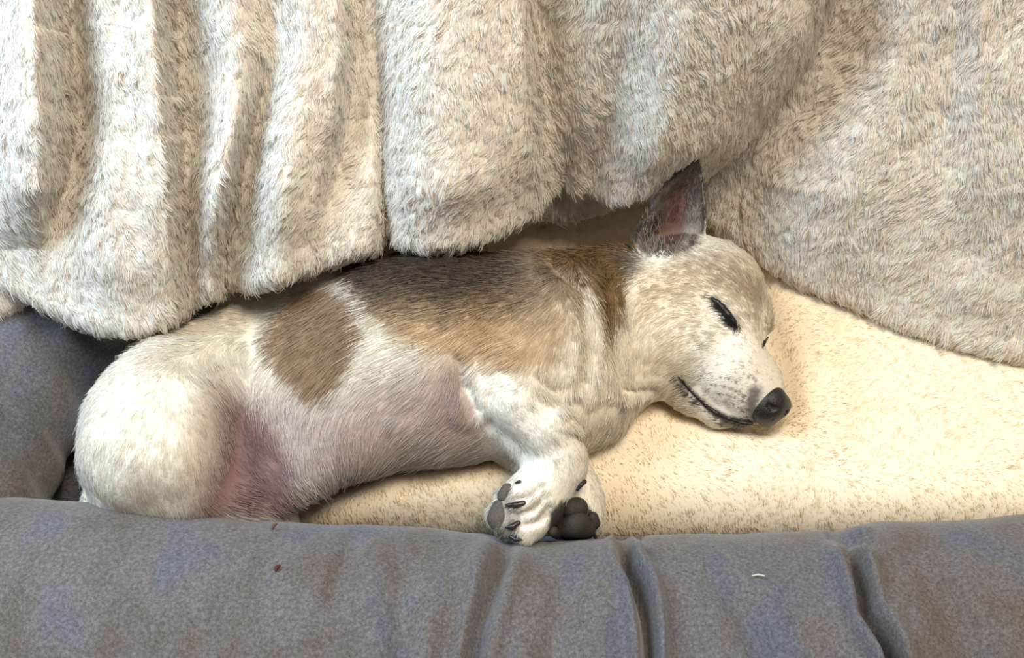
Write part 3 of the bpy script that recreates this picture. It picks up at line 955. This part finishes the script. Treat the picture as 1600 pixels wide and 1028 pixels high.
fac = bN @ (-VD)
under = coat(dpx, dpy, fac, jitter=2.0)
pink = soft([(330, 590), (520, 610), (700, 560), (740, 600), (800, 700), (640, 740), (450, 830), (300, 830)], dpx, dpy, 40, 0) * 0.5
pink = pink * (poly_sd([(722, 604), (758, 586), (860, 588), (912, 720), (945, 860), (755, 860), (800, 745), (735, 634)], dpx, dpy) > 0)
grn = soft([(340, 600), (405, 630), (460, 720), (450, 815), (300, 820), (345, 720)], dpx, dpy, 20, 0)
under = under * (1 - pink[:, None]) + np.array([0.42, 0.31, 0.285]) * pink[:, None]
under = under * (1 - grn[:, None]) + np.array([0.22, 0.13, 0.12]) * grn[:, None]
mesh_obj('body', DV, DFc, M_SKIN, dog, col=under * 0.96)

# hair flow (picture position -> direction)
FLOW = np.array([(560, 440, -1, .25), (700, 440, -1, .2), (820, 440, -1, .35), (640, 520, -1, .35), (760, 520, -.8, .6), (860, 500, -.5, .9), (480, 500, -1, .3), (500, 580, -.7, .8),
                 (400, 500, -1, .5), (300, 520, -.9, .6), (200, 600, -.5, .9), (240, 700, -.2, 1), (180, 700, -.3, 1), (320, 650, .3, 1), (260, 770, .2, 1), (340, 580, .15, 1),
                 (380, 600, .25, 1), (430, 640, .5, 1), (400, 720, .7, .6), (450, 760, .6, .7), (380, 780, .9, .2), (500, 700, .25, 1), (560, 680, -.15, 1), (540, 620, -.5, .9), (640, 620, -.7, .6), (650, 690, -.6, .7), (720, 680, -.7, .5), (600, 570, -.9, .4),
                 (710, 600, -.4, 1), (760, 700, -.8, .4), (800, 590, -.8, .4), (830, 640, .7, .8), (860, 690, .5, .9), (790, 650, .8, .7), (840, 770, -.6, .8), (890, 600, -.2, 1), (930, 560, .1, 1), (940, 620, -.3, 1), (920, 460, .3, 1), (960, 480, .1, 1),
                 (1000, 450, -.6, .8), (1000, 560, -.3, 1), (1060, 540, -.9, .5), (1040, 440, -.9, .3), (1120, 420, -.9, -.4), (1170, 460, -.6, -.7), (1100, 500, -1, .1), (1140, 540, -.9, .1), (1180, 540, -.5, -.8),
                 (1150, 600, -.9, -.1), (1180, 600, -.6, -.7), (1090, 600, -.8, .5), (1110, 640, -.9, .0), (1060, 350, .2, -1), (1090, 330, .1, -1), (1030, 380, -.2, -1), (1050, 270, .5, -1)], float)
def flow(px, py):
    ax = np.zeros(len(px)); ay = np.zeros(len(px))
    for fx, fy, dx, dy in FLOW:
        l = math.hypot(dx, dy)
        wgt = 1.0 / (((px - fx) ** 2 + (py - fy) ** 2) + 300.0) ** 1.6
        ax += wgt * dx / l; ay += wgt * dy / l
    return ax, ay

cen = DV[DFc].mean(1)
cpx, cpy = proj(cen)
fN = nrm(np.cross(DV[DFc[:, 2]] - DV[DFc[:, 0]], DV[DFc[:, 3]] - DV[DFc[:, 1]]))
seen = sstep(-0.45, -0.1, fN @ (-VD))
dens = np.ones(len(cen))
dens *= 1 - 0.40 * soft([(350, 610), (405, 640), (455, 720), (440, 800), (320, 805), (355, 720)], cpx, cpy, 25, 0)
dens *= 1 - 0.35 * soft([(420, 640), (560, 620), (740, 600), (790, 690), (640, 730), (470, 800)], cpx, cpy, 30, 0)
dens *= np.where(poly_sd([(1175, 602), (1200, 596), (1235, 630), (1215, 662), (1178, 660)], cpx, cpy) < 2, 0.0, 1)
dens *= np.where((poly_sd([(858, 800), (875, 782), (905, 776), (924, 795), (934, 812), (932, 850), (855, 850)], cpx, cpy) < 0), 0.05, 1)
dens *= np.where(cpx > 980, 1.9, 1.0)
dens *= np.where(poly_sd(EAR, cpx, cpy) < 4, 0.55, 1.0)
p, n, lerp = sample(DV, DFc, 430000, seen * dens)
px, py = proj(p)
ax, ay = flow(px, py)
d = ax[:, None] * RT - ay[:, None] * UP
head = sstep(960, 1010, px)
muz = sstep(1060, 1140, px) * sstep(500, 560, py)
leg = sstep(8, -8, poly_sd([(715, 590), (800, 570), (930, 700), (960, 860), (760, 860), (770, 740), (760, 660)], px, py))
tgh = sstep(20, -20, poly_sd([(120, 800), (130, 640), (200, 545), (330, 600), (355, 680), (310, 800)], px, py))
ear = poly_sd(EAR, px, py) < 3
L = 0.0098 * (1 - 0.42 * head) * (1 - 0.45 * muz) * (1 - 0.52 * leg) * (1 - 0.45 * tgh)
L = np.where(ear, 0.0055, L)
lift = 0.19 - 0.02 * head
pts, rad, inv, M = strands(p, n, d, L, lift, 0.00023, 0.0034, 0.10, 0.09, curl=0.75, tipr=0.3, clump_jit=0.06)
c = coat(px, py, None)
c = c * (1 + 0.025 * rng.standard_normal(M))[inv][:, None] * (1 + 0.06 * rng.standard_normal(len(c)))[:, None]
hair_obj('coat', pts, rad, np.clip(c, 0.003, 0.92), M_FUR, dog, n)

# ------------------------------------------------------------------ dog details
def surf(px0, py0, out=0.0):
    """point of the dog's body seen at a picture position"""
    m = (np.abs(dpx - px0) < 7) & (np.abs(dpy - py0) < 7)
    if not m.any():
        return P(px0, py0, 0.03)
    depth = (DV[m] - CAM) @ VD
    k = depth.min() + 0.004
    near = np.flatnonzero(m)[depth < k]
    wgt = 1 / (1 + (dpx[near] - px0) ** 2 + (dpy[near] - py0) ** 2)
    dd_ = (wgt * ((DV[near] - CAM) @ VD)).sum() / wgt.sum()
    r_ = ray(px0, py0)
    return CAM + r_ * dd_ - VD * out

def blob(name, mat, h, build, pad=0.004, pts=None, parent=dog, it=2):
    pts = np.array(pts)
    f = Field(pts.min(0) - pad, pts.max(0) + pad, h)
    build(f)
    V_, F_ = f.mesh(it)
    return mesh_obj(name, V_, F_, mat, parent)

M_NOSE = plain('wet_black_nose', (0.016, 0.014, 0.012), 0.42, 0.4, bump=(900, 0.55), var=0.3)
M_PAD = plain('paw_pad_leather', (0.036, 0.032, 0.024), 0.65, 0.25, bump=(1100, 0.6), var=0.25)
M_CLAW = plain('dark_claw', (0.022, 0.019, 0.018), 0.35, 0.5, var=0.2)
M_LID = plain('black_eyelid', (0.010, 0.009, 0.008), 0.4, 0.45, bump=(700, 0.3))
M_NAVEL = plain('mole_skin', (0.05, 0.03, 0.03), 0.5, 0.3)

NC = P(1198, 631, .042) - VD * 0.003
NM = frame_px(0.62, 0.78, 0.10)
def nose_f(f):
    f.ell(NC, (.0142, .0158, .0140), NM, k=.003)
    f.ell(P(1192, 618, .041), (.0100, .0120, .0115), NM, k=.006)
    f.ell(P(1216, 636, .038), (.0085, .0105, .0105), NM, k=.005)
    f.ell(P(1196, 650, .034), (.0085, .0070, .0085), NM, k=.006)
    tov = -VD
    f.chain([NC + tov * .0140 + (-.0022) * RT + .0030 * UP, NC + tov * .0135 + (-.0016) * RT - .0006 * UP, NC + tov * .0140 + (.0010) * RT - .0028 * UP, NC + tov * .0135 + .0040 * RT - .0024 * UP], [.0006, .0013, .0019, .0012], k=.002, sub=True)
    f.chain([P(1222, 640, .044), P(1230, 646, .044)], [.0022, .0018], k=.002, sub=True)
    f.chain([P(1208, 655, .046), P(1202, 668, .042)], [.0008, .0008], k=.0015, sub=True)
nose = blob('nose', M_NOSE, 0.0007, nose_f, pts=[NC - .024, NC + .024])
nose['label'] = 'black leathery nose'

def line_blob(name, pxs, rads, mat, out=0.0, h=0.0006, parent=dog):
    pts = np.array([surf(a_, b_, out) for a_, b_ in pxs])
    return blob(name, mat, h, lambda f: f.chain(pts, rads, k=.001), pad=max(rads) + .003, pts=pts, parent=parent)
lid = line_blob('eyelid', [(1113, 467), (1120, 472), (1128, 481), (1137, 492), (1145, 503), (1151, 512)], [.0012, .0024, .0031, .0032, .0028, .0014], M_LID, -0.0004)
lid['label'] = 'closed eye with black rim'
line_blob('eyelid', [(1200, 527), (1195, 534), (1193, 541)], [.0008, .0012, .0008], M_LID, 0.0)
line_blob('lip', [(1060, 589), (1067, 598), (1077, 609), (1090, 622), (1104, 635), (1120, 646), (1140, 655), (1160, 661), (1174, 662)], [.0006, .0009, .0009, .0010, .0014, .0018, .0020, .0020, .0014], M_LID, -0.0003)

def claw(pxs, rads, out, z=None):
    pts = np.array([surf(a_, b_, o_) for (a_, b_), o_ in zip(pxs, out)])
    return blob('claw', M_CLAW, 0.0005, lambda f: f.chain(pts, rads, k=.001), pad=max(rads) + .003, pts=pts)
claw([(818, 786), (806, 788), (791, 788)], [.0020, .0022, .0010], [0.0, .0030, .0036])
claw([(810, 817), (800, 822), (790, 823)], [.0018, .0020, .0008], [0.0, .0022, .0026])
claw([(812, 752), (806, 754)], [.0012, .0008], [.001, .001])
claw([(798, 838), (806, 842), (815, 843)], [.0016, .0018, .0008], [0, .001, .001])
claw([(902, 765), (908, 757), (913, 752)], [.0012, .0014, .0018], [.001, .0015, .002])
claw([(926, 832), (930, 838), (932, 842)], [.0016, .0014, .0007], [.001, .001, .001])

M_PAD2 = plain('grey_paw_pad', (0.105, 0.092, 0.078), 0.7, 0.2, bump=(900, 0.6), var=0.3)
def pad_blob(pxs, rads, out, M_PAD=M_PAD):
    pts = np.array([surf(a_, b_, o_) for (a_, b_), o_ in zip(pxs, out)])
    return blob('paw_pad', M_PAD, 0.0008, lambda f: f.chain(pts, rads, k=.004), pad=max(rads) + .004, pts=pts)
pad_blob([(884, 824), (900, 818), (916, 824)], [.0070, .0088, .0072], [0, .001, 0])
pad_blob([(893, 795), (902, 794)], [.0078, .0078], [0, 0])
pad_blob([(926, 808), (928, 817)], [.0042, .0046], [.001, .001])
pad_blob([(864, 830), (872, 834)], [.0040, .0042], [.000, .000])
pad_blob([(781, 796), (779, 812), (786, 828)], [.0060, .0072, .0058], [-.0055, -.0055, -.0055], M_PAD2)
pad_blob([(793, 767), (788, 776)], [.0050, .0052], [-.0040, -.0040], M_PAD2)

# short dark lashes and whiskers
def few_hairs(name, roots, dirs, length, radius, colour):
    pts = np.zeros((len(roots), 5, 3))
    for i, (r_, d_) in enumerate(zip(roots, dirs)):
        for k_ in range(5):
            t_ = k_ / 4
            pts[i, k_] = r_ + d_ * length[i] * t_ - VD * 0.002 * math.sin(t_ * 2.5) + np.array([0, 0, -1]) * 0.15 * length[i] * t_ * t_
    rad_ = np.tile(radius * np.linspace(1, 0.3, 5), (len(roots), 1))
    return hair_obj(name, pts, rad_, np.tile(np.array(colour), (len(roots), 1)), M_FUR, dog, np.tile(-VD, (len(roots), 1)))
R_, D_, L_ = [], [], []
for i in range(70):
    t_ = rng.random()
    a_ = 1114 + 37 * t_ + rng.normal(0, 2); b_ = 468 + 43 * t_ + rng.normal(0, 2)
    R_.append(surf(a_, b_, .001)); D_.append(nrm(RT * (0.1 + 0.5 * rng.normal()) - UP * (0.7 + 0.3 * rng.random()) - VD * 0.5)); L_.append(rng.uniform(.003, .007))
few_hairs('eyelashes', R_, D_, L_, .00022, (0.02, 0.017, 0.015))
# pale wisps inside the ear
R_, D_, L_ = [], [], []
for i in range(150):
    if i % 3 == 0: a_, b_ = rng.uniform(1072, 1096), rng.uniform(320, 388)
    elif i % 3 == 1: a_, b_ = rng.uniform(1010, 1065), rng.uniform(378, 402)
    else: a_, b_ = rng.uniform(1002, 1034), rng.uniform(330, 392)
    R_.append(surf(a_, b_, .0)); D_.append(nrm(RT * rng.normal(-0.1, 0.35) + UP * 1.0 - VD * 0.45)); L_.append(rng.uniform(.004, .010))
few_hairs('ear_wisps', R_, D_, L_, .00024, (0.36, 0.32, 0.27))

# ------------------------------------------------------------------ small litter on the bed rim
def rim_point(px0, py0):
    o = bpy.data.objects['front_bolster']
    co = np.zeros(len(o.data.vertices) * 3, np.float32); o.data.vertices.foreach_get('co', co)
    co = co.reshape(-1, 3).astype(float)
    x_, y_ = proj(co)
    near = np.flatnonzero((np.abs(x_ - px0) < 9) & (np.abs(y_ - py0) < 9))
    dep = ((co[near] - CAM) @ VD)
    k_ = near[np.argmin(dep)]
    return CAM + ray(px0, py0) * dep.min()
for nm, pxy, col_, r_, lab in (('crumb', (433, 887), (0.09, 0.025, 0.02), .0016, 'tiny dark red crumb on the face of the grey bed rim'), ('crumb', (428, 822), (0.13, 0.07, 0.03), .0015, 'tiny brown crumb on the top edge of the grey bed rim')):
    c_ = rim_point(*pxy) + np.array([0, 0, 0.0008])
    f_ = Field(c_ - .006, c_ + .006, .0005)
    f_.ell(c_, (r_, r_ * .8, r_ * .8), k=.001); f_.ell(c_ + np.array([r_, r_ * .8, 0]), (r_ * .7, r_ * .6, r_ * .6), k=.001); f_.ell(c_ + np.array([-r_ * .3, -r_ * 1.1, 0]), (r_ * .6, r_ * .8, r_ * .6), k=.001)
    V_, F_ = f_.mesh(1)
    o_ = mesh_obj(nm, V_, F_, plain('crumb_' + lab.split()[1], col_, 0.7, 0.2, var=0.3))
    tag(o_, lab, 'crumb')
c_ = rim_point(1185, 900) + np.array([0, 0, .0008])
f_ = Field(c_ - .008, c_ + .008, .0004)
f_.chain([c_ - np.array([.004, 0, 0]), c_ + np.array([0, .0006, .0003]), c_ + np.array([.004, -.0003, 0])], [.0005, .0006, .0005], k=.0005)
V_, F_ = f_.mesh(1)
tag(mesh_obj('lint_thread', V_, F_, plain('white_lint', (0.6, 0.57, 0.52), 0.9, 0.1)), 'short white lint thread lying on the grey bed rim', 'lint')
